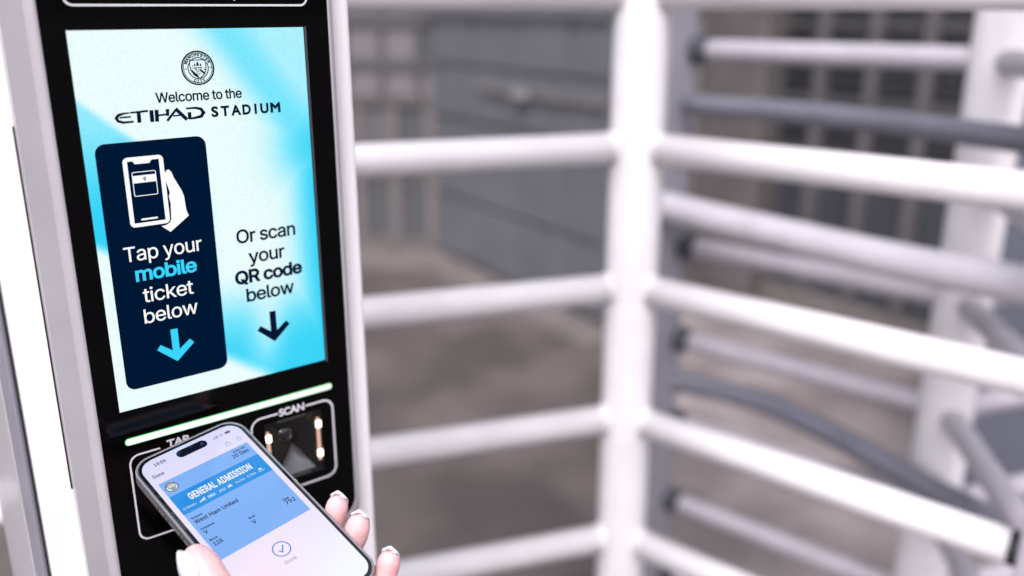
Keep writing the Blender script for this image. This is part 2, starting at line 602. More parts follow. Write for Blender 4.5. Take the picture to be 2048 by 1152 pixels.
# --- right: building front with a stone pier and glazed bays -------------------
bw = wall_frame("building", (1.42, 4.56), (1.89, 3.92))
tag(bw, "building front with a beige stone pier and dark glazed bays behind the turnstile", "building")
box("pier", -0.62, -0.05, 0.0, -0.20, 0.5, 3.2, M['pier_stone'], bw, 0.01)
box("jamb", -0.20, 0.0, 0.0, -0.11, 0.3, 3.2, M['frame_warm'], bw)
box("plinth", -0.109, -0.03, 0.0, 2.6, 0.3, 0.09, M['kerb_stone'], bw)
mx_ = [0.115, 0.391, 0.655, 0.93, 1.20, 1.47, 1.74, 2.01, 2.28, 2.55]
for x in mx_:
    box("mullion", x - 0.024, -0.02, 0.09, x + 0.024, 0.07, 3.2, M['mullion_grey'], bw)
ex = [-0.11] + mx_
for i in range(len(ex) - 1):
    x0, x1 = ex[i] + (0.025 if i else 0.002), ex[i + 1] - 0.025
    for z0, z1 in ((0.09, 0.80), (0.84, 1.05), (1.09, 1.40), (1.44, 1.75), (1.79, 2.4), (2.44, 3.2)):
        box("pane", x0, 0.045, z0, x1, 0.06, z1, M['dark_pane'], bw)
    for z in (0.80, 1.05, 1.40, 1.75, 2.4):
        box("transom", x0, 0.01, z + 0.001, x1, 0.065, z + 0.039, M['frame_grey'], bw)
    for z in (0.86, 0.90, 0.94, 1.12, 1.16, 1.20, 1.24, 1.46, 1.50, 1.54):
        box("louvre", x0 + 0.01, 0.015, z, x1 - 0.01, 0.042, z + 0.022, M['louvre'], bw)
    box("blind", x0 + 0.09, 0.038, 0.985, x1 - 0.03, 0.044, 1.05, M['blind'], bw)
    box("blind", x0 + 0.11, 0.038, 1.33, x1 - 0.05, 0.044, 1.40, M['blind'], bw)
box("backing", -0.2, 0.071, 0.091, 2.6, 0.12, 3.2, M['louvre'], bw)

# --- far right: flat blue-grey cladding panel behind the rotor -----------------
cw = wall_frame("cladding_panel", (1.24, 2.32), (2.1, 1.75))
tag(cw, "flat blue grey steel cladding screen behind the rotor column at the right edge", "screen")
box("sheet", 0.0, 0.0, 0.06, 1.1, 0.02, 2.2, M['panel_blue'], cw, 0.004)
box("edge_trim", -0.022, -0.006, 0.0, -0.001, 0.03, 2.22, M['slate_paint'], cw)
box("base_rail", 0.0, -0.008, 0.0, 1.1, 0.03, 0.058, M['slate_paint'], cw)

# ================================================================== TURNSTILE: white tubular barrier
POST = Vector((0.1725, 1.2507, 0))
def ydir(deg): return Vector((sin(radians(deg)), cos(radians(deg)), 0))
tb = empty("tube_barrier", POST)
tag(tb, "glossy white tubular barrier, round upright post with horizontal rails on both sides", "barrier")
tube("post", [(0, 0, 0), (0, 0, 2.3)], 0.0375, M['white_paint_dim'], tb, 40)
box("base_plate", -0.09, -0.09, 0.004, 0.09, 0.09, 0.014, M['white_paint_dim'], tb, 0.003)
RAIL_Z = [1.925, 1.72, 1.517, 1.315, 1.113, 0.907, 0.702, 0.495, 0.29]
dl, dr = ydir(72), ydir(131)
for z in RAIL_Z:
    a = Vector((0, 0, z))
    tube("rail", [a - dl * 0.035, a - dl * 0.98], 0.0213, M['white_paint_dim'], tb, 28, dome=False)
    tube("rail", [a + dr * 0.035, a + dr * 0.530], 0.0213, M['white_paint_dim'], tb, 28, dome=False)
    tube("end_cap", [a + dr * 0.5302, a + dr * 0.5410], 0.0208, M['rubber'], tb, 28)
    for d in (-dl, dr):
        tube("weld_bead", [a + d * 0.0358, a + d * 0.0395], 0.0232, M['white_paint_dim'], tb, 24, dome=False)
up_ = box('upright', -0.03, -0.03, 0.0, 0.03, 0.03, 2.3, M['arm_paint'], tb, 0.004)
up_.location = dr * 0.5722
up_.rotation_euler = (0, 0, radians(-41))
ep = Vector(-dl * 1.01)
tube("end_post", [(ep.x, ep.y, 0), (ep.x, ep.y, 2.3)], 0.0365, M['white_paint_dim'], tb, 32)

# ================================================================== TURNSTILE: rotor
RC = Vector((0.780, 1.486, 0))
rt = empty("turnstile_rotor", RC)
tag(rt, "white turnstile rotor, round column with three rows of horizontal arms", "turnstile")
tube("column", [(0, 0, 0.03), (0, 0, 2.25)], 0.046, M['white_paint_lit'], rt, 40)
tube("floor_ring", [(0, 0, 0.004), (0, 0, 0.03)], 0.085, M['slate_paint'], rt, 32, dome=False)
for deg in (-49, 190, 70):
    d = ydir(deg)
    for z in (1.62, 1.418, 1.215, 1.017, 0.809, 0.612, 0.415, 0.215):
        a = Vector((0, 0, z))
        tube("arm", [a + d * 0.044, a + d * (0.519 if deg == -49 else 0.485)], 0.0205, M['arm_paint'], rt, 26)

# ================================================================== TURNSTILE: comb post with bent bars
GP = Vector((0.322, 1.852, 0))
cb = empty("comb_barrier", GP)
tag(cb, "grey square post with dark bent bars curving between the rotor arms", "barrier")
cb.rotation_euler = (0, 0, radians(41))
box("post", -0.052, -0.03, 0.0, 0.030, 0.03, 2.3, M['post_grey'], cb, 0.004)
box("channel", 0.0305, -0.022, 0.0, 0.044, 0.03, 2.3, M['slate_paint'], cb, 0.003)
Rm = Matrix.Rotation(radians(-41), 4, 'Z')
def cbl(p): return Rm @ (Vector(p) - GP)
for z in (1.62, 1.418, 1.215, 1.017, 0.809, 0.612, 0.415, 0.215):
    q = cbl((RC.x + ydir(-49).x * 0.536, RC.y + ydir(-49).y * 0.536, z))
    dq = Rm @ ydir(-49)
    tube("buffer", [q, q + dq * 0.018], 0.028, M['buffer_grey'], cb, 24)
M["bar_paint"] = mat("bar_paint", (0.60, 0.58, 0.62), 0.34, noise=0.12, scale=16, bump=0.04)
bars = [("slate_paint", 1.3165, [(0.350, 1.81), (0.376, 1.776), (0.486, 1.684), (0.586, 1.563), (0.666, 1.441), (0.735, 1.309), (0.80, 1.16), (0.86, 1.0)]),
        ("bar_paint", 1.113, [(0.300, 1.82), (0.322, 1.785), (0.401, 1.669), (0.506, 1.529), (0.596, 1.409), (0.680, 1.32), (0.742, 1.259), (0.86, 1.13), (0.95, 1.0)]),
        ("slate_paint", 0.702, [(0.352, 1.86), (0.388, 1.851), (0.468, 1.802), (0.548, 1.73), (0.618, 1.616), (0.673, 1.505), (0.722, 1.40), (0.771, 1.305), (0.80, 1.238), (0.86, 1.10), (0.91, 0.98)])]
for mk, z, pts in bars:
    tube("bent_bar", spline([cbl((x, y, z)) for x, y in pts], 6), 0.0290 if mk == 'bar_paint' else (0.0235 if z < 1 else 0.0200), M[mk], cb, 26)

# ================================================================== TICKET KIOSK
K0 = Vector((-0.2361076, 0.49664471, 0))
KZ = 1.26673582                                   # world height of the screen's lower edge
kiosk = empty("ticket_kiosk", K0, radians(38.8))
tag(kiosk, "white ticket reader kiosk with black glass front and a lit cyan screen", "kiosk")
def k3(u, v, lift=0.0):                           # millimetres on the front, lift towards the viewer
    return (u / 1000.0, -lift / 1000.0, KZ + v / 1000.0)
KC = Canvas(k3)
VB, VT = -KZ * 1000, 560.0
# cabinet, set back 12 mm behind the glass
box("cabinet", -0.0495, 0.012, 0.05, 0.177, 0.165, KZ + 0.56, M['cabinet_white'], kiosk, 0.004)
box("plinth", -0.044, 0.022, 0.004, 0.171, 0.159, 0.0495, M['gasket'], kiosk)
box("hinge_strip", -0.0525, 0.0155, 0.06, -0.0497, 0.047, KZ + 0.55, M['hinge_grey'], kiosk, 0.001)
box("side_panel", -0.0530, 0.0500, 0.06, -0.0497, 0.158, KZ + 0.55, M['bezel_grey'], kiosk, 0.001)
box("hinge_seam", -0.0500, 0.0122, 0.06, -0.0496, 0.0152, KZ + 0.11, M['gasket'], kiosk)
# grey bezel: sloped ring round the glass and a flat flange behind it
GB, GT = -127.0, 470.0
gl_o = rrect(-12.6, GB, 154.0, GT, 15, 8)
bz_o = rrect(-18.0, GB - 5.2, 159.3, GT + 5.4, 19, 8)
fl_o = rrect(-29.6, GB - 14, 159.9, GT + 16, 21, 8)
n_ = len(gl_o)
V = []
prof = [(gl_o, 0.3, 0.0), (gl_o, 0.7, 0.12), (gl_o, 0.2, 0.42), (gl_o, -1.6, 0.75), (gl_o, -3.6, 0.93), (gl_o, -4.6, 1.0)]
for lp, lift, t in prof:
    for (x, y), (x2, y2) in zip(gl_o, bz_o):
        V.append(k3(x + (x2 - x) * t, y + (y2 - y) * t, lift))
Fc = []
for i in range(len(prof) - 1):
    for k in range(n_):
        j = (k + 1) % n_
        Fc.append((i * n_ + k, i * n_ + j, (i + 1) * n_ + j, (i + 1) * n_ + k))
from_data("bezel", V, Fc, M['bezel_grey'], kiosk, smooth=True)
prism("flange", [fl_o, bz_o], k3, -11.98, -4.62, M['bezel_grey'], kiosk)
KC.stroke("door_seam", [(-30.1, -46), (-30.1, 172)], 0.9, M['gasket'], kiosk, -11.7)

# black glass with an opening for the scanner
win = [(89.2, -35.2), (89.2, -82.5), (131.2, -82.5), (131.2, -35.2)]
glass = KC.fill("glass_panel", [gl_o, win], M['black_glass'], kiosk, 0.0)

# the lit display
def lerp(a, b, t): return a + (b - a) * t
def sm(e0, e1, x):
    t = max(0.0, min(1.0, (x - e0) / (e1 - e0)))
    return t * t * (3 - 2 * t)
SW, SH = 136.7, 221.1
def screen_rgb(u, v):
    # diagonal band from the top centre down to the right edge
    d = ((u - 85) * 75 + (v - 221) * 52) / 91.3      # signed distance to that line
    a = 0.54 * math.exp(-(d / 13.0) ** 2) if d < 0 else 0.54 * math.exp(-(d / 24.0) ** 2)
    a = max(a, 0.30 * sm(-10, 20, d))
    right = math.exp(-((u - 141) / 17.0) ** 2) * sm(185, 120, v) * (1.02)
    right = max(right, 0.85 * math.exp(-((u - 140) / 26.0) ** 2 - ((v - 148) / 26.0) ** 2))
    low = 0.95 * sm(78, 14, v) * (1 - 0.62 * math.exp(-((u - 97 - (v - 30) * 0.12) / 12.0) ** 2) * sm(-12, 30, v))
    low *= sm(-5, 8, (v - 19) + (u - 68) * 0.72)      # pale corner at the lower left
    # left: cyan wedge with a crisp diagonal upper edge
    top_edge = (186 - 0.86 * u) - v
    bot_edge = v - (103 - 0.62 * u)
    left = sm(-2.0, 5.0, top_edge) * sm(-5, 5, bot_edge) * lerp(0.42, 1.0, sm(180, 112, v)) * sm(75, 30, u)
    f = min(1.0, max(a, right, low, left))
    f = 1 - (1 - f) * (1 - 0.25 * max(0, min(a, right)))
    c0, c1, c2 = (236, 253, 253), (120, 229, 253), (50, 210, 247)
    if f < 0.55:
        t = f / 0.55
        return [lerp(x, y, t) for x, y in zip(c0, c1)]
    t = (f - 0.55) / 0.45
    return [lerp(x, y, t) for x, y in zip(c1, c2)]
def picture_grid(name, x0, y0, x1, y1, nx, ny, fn, to3, lift, m, parent, inside=None):
    V, Fc, cols = [], [], []
    for j in range(ny + 1):
        for i in range(nx + 1):
            x, y = lerp(x0, x1, i / nx), lerp(y0, y1, j / ny)
            if inside: x, y = inside(x, y)
            V.append(to3(x, y, lift))
            cols.append(fn(x, y))
    for j in range(ny):
        for i in range(nx):
            a = j * (nx + 1) + i
            Fc.append((a, a + 1, a + nx + 2, a + nx + 1))
    o = from_data(name, V, Fc, m, parent, recalc=False)
    at = o.data.color_attributes.new("picture", 'FLOAT_COLOR', 'POINT')
    for i, c in enumerate(cols):
        at.data[i].color = glow(*c)
    return o
screen = picture_grid("screen", 0, 0, SW, SH, 90, 140, screen_rgb, k3, 0.35, emis_attr("kiosk_display", 0.045, 0.12), kiosk)
KC.fill("screen_edge", [[(137.3, -1.5), (138.7, -1.5), (138.7, 221.5), (137.3, 221.5)]], M['screen_edge'], kiosk, 0.3)

L1, L2, L3 = 0.6, 0.85, 1.1                        # print layers of the picture on the display
KC.fill("dark_card", [rrect(5.9, 12.4, 68.5, 160.2, 5.6)], M['navy'], screen, L1)
for body, x0, x1, b, cap, w, mt in (
        ("Welcome to the", 42.2, 93.4, 180.7, 5.8, 0.016, 'navy_text'),
        ("Tap your", 14.0, 59.8, 91.2, 8.9, 0.005, 'white_light'),
        ("mobile", 19.0, 55.3, 78.6, 8.9, 0.022, 'cyan_light'),
        ("ticket", 21.8, 51.8, 65.2, 8.9, 0.005, 'white_light'),
        ("below", 20.9, 53.2, 52.2, 8.9, 0.005, 'white_light'),
        ("Or scan", 81.7, 121.4, 91.4, 8.9, 0.016, 'navy_text'),
        ("your", 88.4, 113.0, 77.6, 8.9, 0.016, 'navy_text'),
        ("QR code", 78.4, 124.3, 65.0, 8.9, 0.030, 'navy_text'),
        ("below", 84.8, 117.7, 52.6, 8.9, 0.016, 'navy_text')):
    v, f = text_shape(body, x0, x1, b, cap, w)
    KC.put("text_line", v, f, M[mt], screen, L2)
# stadium name: first word in wide custom capitals, second in a plain sans
et = [ribbon([(27.1, 176.3), (23.7, 176.1), (20.9, 175.4), (19.6, 173.9), (20.4, 172.1), (23.1, 171.2), (28.8, 171.3)], [0.7, 1.2, 1.6, 1.8, 1.6, 1.4, 1.1]),
      ribbon([(21.4, 174.0), (27.6, 174.1)], 1.0),
      ribbon([(27.4, 176.3), (37.3, 176.7)], [1.0, 1.3]),
      ribbon([(32.0, 176.0), (31.8, 170.4)], 2.2), ribbon([(39.1, 177.0), (39.0, 170.3)], 2.3),
      ribbon([(42.0, 177.0), (41.7, 170.3)], 2.2), ribbon([(42.6, 173.8), (47.4, 174.0)], 1.1),
      ribbon([(48.2, 177.0), (48.0, 173.1)], [2.2, 1.6]),
      ribbon([(53.3, 176.6), (47.4, 170.3)], [1.3, 1.5]), ribbon([(52.8, 176.9), (58.9, 170.2)], 2.1),
      ribbon([(51.0, 172.9), (55.4, 173.0)], 0.9),
      ribbon([(58.9, 176.6), (64.5, 176.6), (67.6, 175.8), (69.0, 173.6), (67.4, 171.5), (63.1, 170.8), (60.0, 170.8)], [1.0, 1.3, 1.7, 2.1, 1.8, 1.3, 1.2]),
      ribbon([(60.7, 174.4), (60.5, 170.4)], 2.1)]
KC.multi("name_lettering", et, M['navy_text'], screen, L2)
# spaced capitals
stad = []
for ch, c, w in zip("STADIUM", (75.8, 82.1, 88.9, 95.6, 101.3, 107.0, 114.2), (4.4, 5.2, 6.4, 5.4, 1.5, 5.4, 6.6)):
    stad.append(text_shape(ch, c - w / 2, c + w / 2, 170.5, 6.2, 0.045 if ch != 'I' else 0.0, 'built in'))
KC.multi("name_lettering", stad, M['navy_text'], screen, L2)
# arrows
def arrow(cx, top, bot, wx, st):
    h = st * 0.72
    y = top - (top - bot) * 0.62
    return shape([(cx - st / 2, top), (cx - st / 2, bot + (st / 2) + h * 1.35 + 1.2), (cx - wx + h * 0.75, bot + wx + h * 0.55 - 0.3), (cx - wx, bot + wx - h * 0.35 - 0.4), (cx, bot), (cx + wx, bot + wx - h * 0.35 - 0.4),
                  (cx + wx - h * 0.75, bot + wx + h * 0.55 - 0.3), (cx + st / 2, bot + (st / 2) + h * 1.35 + 1.2), (cx + st / 2, top)])
KC.multi("arrow", [arrow(37.3, 45.2, 24.2, 11.3, 4.3)], M['cyan_light'], screen, L2)
KC.multi("arrow", [arrow(101.3, 43.1, 22.1, 11.3, 4.3)], M['navy_text'], screen, L2)
# tap icon: phone outline, card and hand
ph_in = [(22.3, 113.3), (40.0, 113.3), (40.0, 149.2), (36.0, 149.2), (34.6, 147.4), (26.4, 147.4), (25.3, 149.2), (22.3, 149.2)]
KC.multi("phone_icon", [shape(rrect(19.8, 111.0, 42.6, 151.5, 2.8), ph_in), shape(rrect(26.2, 114.6, 35.8, 115.7, 0.5))], M['white_light'], screen, L2)
KC.multi("card_icon", [shape(rrect(24.0, 128.8, 37.6, 143.0, 1.0), rrect(24.45, 129.25, 37.15, 142.55, 0.7)), shape([(24.2, 136.5), (37.4, 136.5), (37.4, 140.8), (24.2, 140.8)])], M['white_light'], screen, L2)
KC.multi("wave_icon", [ribbon(circle(29.5, 138.7, r, 8, -42, 42), 0.32) for r in (0.5, 1.0, 1.5, 2.0)], M['navy'], screen, L3)
hand = [(45.0, 142.4), (46.4, 140.8), (47.3, 137.6), (49.1, 133.8), (51.1, 129.5), (52.2, 125.7), (52.4, 121.2), (52.7, 117.1), (53.8, 113.8), (42.0, 105.5), (37.1, 109.7), (40.0, 110.0), (42.2, 111.2), (43.2, 112.9), (43.9, 122.4), (43.3, 126.8), (44.1, 128.9), (43.4, 132.6), (42.2, 137.1), (42.6, 140.7), (43.7, 142.3)]
KC.fill("hand_icon", [hand], M['white_light'], screen, L3)

# club crest -------------------------------------------------------
def crest(cv, parent, cx, cy, R, lift, ink, paper=None, gold=None, sky=None, red=None):
    s = R / 9.8
    def T(p): return (cx + p[0] * s, cy + p[1] * s)
    def loop(pts): return [T(p) for p in pts]
    if paper:
        cv.fill("crest_disc", [circle(cx, cy, R * 0.97, 40)], paper, parent, lift)
    sh = [ribbon(circle(cx, cy, R * 0.955, 56), R * 0.095, True), ribbon(circle(cx, cy, R * 0.86, 56), R * 0.045, True)]
    sh.append(ribbon(circle(cx + 0.2 * s, cy - 0.1 * s, 5.95 * s, 44, 40, 140), 0.6 * s))
    sh.append(ribbon(circle(cx + 0.2 * s, cy - 0.1 * s, 5.95 * s, 44, 150, 390), 0.6 * s))
    shield = [(-4.4, 4.5), (4.6, 4.5), (4.9, 2.0), (4.7, -1.2), (3.6, -3.6), (0.6, -6.0), (-2.6, -3.8), (-4.2, -1.2), (-4.6, 2.0)]
    sh.append(ribbon(loop(shield), 0.55 * s, True))
    up = cv.multi("crest_ring", sh, ink, parent, lift + 0.2)
    cv.multi("crest_lettering", [arc_text("MANCHESTER", cx, cy, 6.75 * s, 1.55 * s, 90, 128, 0.05), arc_text("CITY", cx + 0.3 * s, cy, 8.25 * s, 1.5 * s, 270, 40, 0.05, True),
                                 text_shape("18", cx - 7.9 * s, cx - 6.6 * s, cy - 0.9 * s, 1.1 * s, 0.02), text_shape("94", cx + 6.9 * s, cx + 8.3 * s, cy - 0.5 * s, 1.1 * s, 0.02)], ink, parent, lift + 0.2)
    if sky:
        cv.fill("crest_field", [loop([(-4.5, -0.2), (4.7, -0.2), (3.6, -3.6), (0.6, -5.9), (-2.6, -3.8)])], sky, parent, lift + 0.1)
    if gold:
        cv.fill('crest_gold', [loop([(-3.3, 0.7), (3.3, 0.7), (3.0, 2.6), (0.6, 4.0), (-2.8, 2.9)])], gold, parent, lift + 0.15)
    ship = [shape(loop([(-3.3, 0.9), (-2.6, 0.4), (1.6, 0.4), (2.4, 0.9), (2.1, -0.1), (-2.2, -0.1)])), shape(loop([(-0.9, 1.2), (0.9, 1.2), (0.5, 3.0), (0.0, 3.7), (-0.5, 3.0)])),
            shape(loop([(-2.3, 1.1), (-1.1, 1.1), (-1.3, 2.3), (-1.8, 2.7)])), shape(loop([(1.2, 1.0), (2.4, 1.2), (2.0, 2.5), (1.5, 2.5)])), shape(loop([(-3.4, 0.9), (-2.6, 1.0), (-2.9, 1.9)]))]
    cv.multi("crest_ship", ship, gold or ink, parent, lift + 0.2)
    stripes = [shape(loop([(-4.2, -0.3), (4.6, -0.1), (4.6, 0.05), (-4.2, -0.1)])), shape(loop([(-4.1, -0.9), (-3.5, -0.9), (0.2, -4.6), (-0.2, -5.3), (-2.5, -3.6)])),
               shape(loop([(0.4, -0.6), (1.7, -0.6), (3.9, -2.6), (3.2, -3.6)])), shape(loop([(-2.1, -0.6), (-0.8, -0.6), (-0.2, -1.2), (-0.9, -1.6)])), shape(loop([(3.2, -0.6), (4.4, -0.6), (4.4, -1.6)]))]
    if not sky:
        cv.multi("crest_stripes", stripes, ink, parent, lift + 0.2)
    rose = [shape(circle(cx + (0.15 + 0.95 * cos(a)) * s, cy + (-2.6 + 0.95 * sin(a)) * s, 0.42 * s, 9)) for a in [2 * pi * k / 5 + 0.3 for k in range(5)]]
    cv.multi("crest_rose", rose, red or ink, parent, lift + 0.3)
crest(KC, screen, 68.2, 199.2, 9.75, L2, M['navy_text'])

# status light bar under the display
KC.fill("light_bar", [rrect(0.4, -22.7, 140.5, -17.9, 2.35)], M['bar_rim'], kiosk, 0.6)
KC.fill("light_bar_core", [rrect(0.75, -22.35, 140.1, -18.25, 2.0)], M['bar_core'], kiosk, 1.0)

# printed outlines: tap field, scan field and the field at the very top
def open_outline(x0, y0, x1, y1, r, gap0, gap1):
    pts = rrect(x0, y0, x1, y1, r, 6)
    # start at the gap's right end on the top edge, run round to its left end
    n = 7
    tr, tl, bl, br = pts[0:n], pts[n:2 * n], pts[2 * n:3 * n], pts[3 * n:4 * n]
    return [(gap1, y1)] + list(reversed(tr)) + list(reversed(br)) + list(reversed(bl)) + list(reversed(tl)) + [(gap0, y1)]
KC.stroke("tap_outline", open_outline(1.8, -89.3, 66.0, -30.3, 6, 20.6, 42.0), 1.15, M['print_white'], kiosk, 0.25)
KC.stroke("scan_outline", open_outline(80.0, -89.0, 140.0, -30.0, 7, 99.3, 119.8), 1.35, M['print_white'], kiosk, 0.25)
KC.stroke("top_outline", [(0.8, 300)] + list(rrect(0.8, 234.0, 140.2, 300, 4.5, 6))[14:28] + [(140.2, 300)], 1.15, M['print_white'], kiosk, 0.25)
v, f = text_shape("TAP", 24.9, 38.9, -31.4, 5.0, 0.03, 'built in')
KC.put("field_lettering", v, f, M['print_white'], kiosk, 0.25)
v, f = text_shape("SCAN", 100.2, 118.8, -32.6, 5.4, 0.035, 'built in')
KC.put("field_lettering", v, f, M['print_white'], kiosk, 0.25)
# only the foot of a word reaches into the frame, so it stays a single descender
KC.multi("field_lettering", [ribbon([(97.0, 241.5), (95.2, 237.9), (93.4, 237.2)], 1.4)], M['print_white'], kiosk, 0.25)

# scanner well: rim, four sloping facets, lens, two lamp strips
rim_i = [(95.2, -79.8), (125.6, -79.8), (125.6, -39.0), (95.2, -39.0)]
rim_o = [(89.2, -82.5), (131.2, -82.5), (131.2, -35.2), (89.2, -35.2)]
V = [k3(x, y, 0.0) for x, y in rim_o] + [k3(x, y, -1.6) for x, y in rim_o] + [k3(x, y, -2.4) for x, y in rim_i]
Fc = []
for k in range(4):
    j = (k + 1) % 4
    Fc += [(k, j, 4 + j, 4 + k), (4 + k, 4 + j, 8 + j, 8 + k)]
rim = from_data("scanner_rim", V, Fc, M['scanner_black'], kiosk)
apex = (112.6, -59.6, -10.4)
well = from_data("scanner_well", [k3(x, y, -2.4) for x, y in rim_i] + [k3(*apex)], [(1, 2, 4), (2, 3, 4), (3, 0, 4)], M['scanner_black'], kiosk)
fv, ff = [], []
for a_ in range(9):                                  # lower facet, hollowed a little so its sheen falls off towards the apex
    t = a_ / 8
    for b_ in range(11):
        w_ = b_ / 10
        x = lerp(lerp(95.3, 125.5, w_), apex[0], t)
        y = lerp(-79.8, apex[1], t)
        z = lerp(-2.4, apex[2] + 0.05, t) - 2.4 * sin(pi * t * 0.9) * sin(pi * w_)
        fv.append(k3(x, y, z))
for a_ in range(8):
    for b_ in range(10):
        q = a_ * 11 + b_
        ff.append((q, q + 1, q + 12, q + 11))
from_data("scanner_facet", fv, ff, M['scanner_metal'], kiosk, smooth=True)
KC.fill('scanner_back', [rrect(90.0, -81.8, 130.5, -36.0, 1.0)], M['scanner_black'], kiosk, -11.6)
tube("scanner_lens", [k3(105.5, -50.0, -8.8), k3(105.5, -50.0, -5.6)], 0.0058, M['lens'], kiosk, 24)
KC.fill("scanner_slot", [rrect(106.5, -81.9, 121.0, -80.4, 0.5)], M['scanner_slit'], kiosk, -1.2)
KC.fill("scanner_slot", [rrect(99.0, -37.6, 120.0, -36.0, 0.6)], M['scanner_slit'], kiosk, -1.2)
for cx in (128.7, 91.6):
    st_ = prism("scan_lamp", [rrect(cx - 1.1, -75.0, cx + 1.1, -42.0, 1.05, 5)], k3, -1.9, -0.6, M['led_strip'], kiosk)
    for cy in (-46.6, -69.0):
        tube("lamp_bulb", [k3(cx, cy - 2.0, -0.2), k3(cx, cy + 2.0, -0.2)], 0.0019, M['led'], st_, 16)

# ================================================================== SMARTPHONE
PC = Vector((-0.14947143, 0.4577426, 1.21888761))
PX = Vector((0.67728128, 0.72956123, 0.0950288)).normalized()
PN = Vector((0.19634878, -0.30371643, 0.93231083))
PN = (PN - PX * PN.dot(PX)).normalized()
PY = PN.cross(PX)
PM = Matrix(((PX.x, PY.x, PN.x, PC.x), (PX.y, PY.y, PN.y, PC.y), (PX.z, PY.z, PN.z, PC.z), (0, 0, 0, 1)))
M['titanium'] = mat("titanium", (0.085, 0.083, 0.092), 0.34, metal=0.35, noise=0.1, scale=120)
M['phone_glass'] = mat("phone_glass", (0.004, 0.0045, 0.006), 0.04, coat=0.5)
M['case_clear'] = mat("case_clear", (0.16, 0.165, 0.18), 0.12, coat=0.8)
M['ink'] = emis("ink", (14, 26, 44))
M['ink_grey'] = emis("ink_grey", (96, 100, 122))
M['ink_pale'] = emis("ink_pale", (140, 134, 172))
M['card_blue'] = emis("card_blue", (131, 179, 247), spec=0.3)
M['band_blue'] = emis("band_blue", (42, 145, 229), spec=0.3)
M['ui_white'] = emis("ui_white", (240, 244, 255))
M['ui_logo'] = emis("ui_logo", (214, 234, 255))
M['tick_blue'] = emis("tick_blue", (44, 112, 224))
M['island'] = mat("island", (0.003, 0.005, 0.010), 0.05, coat=0.5)
M['lens_blue'] = emis("lens_blue", (60, 60, 140))
M['gold'] = emis("gold", (236, 196, 84))
M['crest_sky'] = emis("crest_sky", (120, 186, 232))
M['rose_red'] = emis("rose_red", (206, 44, 52))
phone = empty("smartphone")
phone.matrix_world = PM
tag(phone, "smartphone in a slim grey frame showing a blue match ticket, held to the reader", "phone")
def p3(x, y, lift=0.0): return (x / 1000.0, y / 1000.0, lift / 1000.0)
PCV = Canvas(p3)
def slab(name, w, h, r, rings, m, parent, smooth=True):
    """stack of rounded rectangles: rings = (inset, z)"""
    V, Fc = [], []
    n = None
    for ins, z in rings:
        lp = rrect(-w / 2 + ins, -h / 2 + ins, w / 2 - ins, h / 2 - ins, max(r - ins, 0.5), 10)
        n = len(lp)
        V += [p3(x, y, z) for x, y in lp]
    for i in range(len(rings) - 1):
        for k in range(n):
            j = (k + 1) % n
            Fc.append((i * n + k, i * n + j, (i + 1) * n + j, (i + 1) * n + k))
    b = (len(rings) - 1) * n
    Fc.append(tuple(reversed(range(n))))
    Fc.append(tuple(b + k for k in range(n)))
    o = from_data(name, V, Fc, m, parent)
    if smooth:
        for p in o.data.polygons:
            p.use_smooth = len(p.vertices) == 4
    return o
slab("frame", 72.0, 148.2, 12.0, [(2.2, -8.6), (0.9, -8.3), (0.2, -7.4), (0, -6.4), (0, -2.4), (0.25, -1.3), (0.9, -0.75)], M['titanium'], phone)
slab("case_rim", 72.3, 148.5, 12.2, [(0.9, -0.74), (0.15, -0.5), (0.0, 0.1), (0.45, 0.55), (1.2, 0.45), (1.6, 0.0)], M['case_clear'], phone).data.polygons[-1].use_smooth = False
slab("front_glass", 69.4, 145.6, 10.8, [(0, -0.2), (0.0, 0.35), (0.35, 0.55)], M['phone_glass'], phone)
G0 = 0.62
def phone_rgb(x, y):
    t = (y + 70) / 140.0
    a = (246, 250, 255); b = (236, 228, 250); c = (222, 220, 252)
    col = [lerp(p, q, sm(0, 0.45, t)) for p, q in zip(a, b)]
    col = [lerp(p, q, sm(0.7, 1.0, t)) for p, q in zip(col, c)]
    pink = math.exp(-((x + 14) / 26.0) ** 2 - ((y + 38) / 26.0) ** 2) * 0.9
    return [lerp(p, q, pink) for p, q in zip(col, (250, 232, 250))]
# rounded display: a grid squeezed into the rounded outline
def squeeze(x, y, w=65.2, h=141.3, r=9.0):
    hw, hh = w / 2, h / 2
    ax, ay = abs(x), abs(y)
    if ay > hh - r:
        lim = hw - r + math.sqrt(max(0.0, r * r - (ay - (hh - r)) ** 2))
        x = x * lim / hw
    return x, y
display = picture_grid("display", -32.6, -70.65, 32.6, 70.65, 14, 160, phone_rgb, p3, G0, emis_attr("phone_display", 0.0, 0.4), phone, inside=squeeze)
P1, P2, P3, P4 = G0 + .07, G0 + .12, G0 + .17, G0 + .22
PCV.fill("ticket_card", [[(-29.6, -15.0), (29.3, -15.0), (29.3, 51.2), (-29.6, 51.2)]], M['card_blue'], display, P1)
PCV.fill("ticket_band", [[(-29.6, 23.1), (29.3, 23.1), (29.3, 39.2), (-29.6, 39.2)]], M['band_blue'], display, P2)
def ptext(body, x0, x1, b, cap, w, m, name="text_line"):
    v, f = text_shape(body, x0, x1, b, cap, w, 'sans', 1.05 if body.isupper() else 1.0)
    return PCV.put(name, v, f, M[m], display, P3)
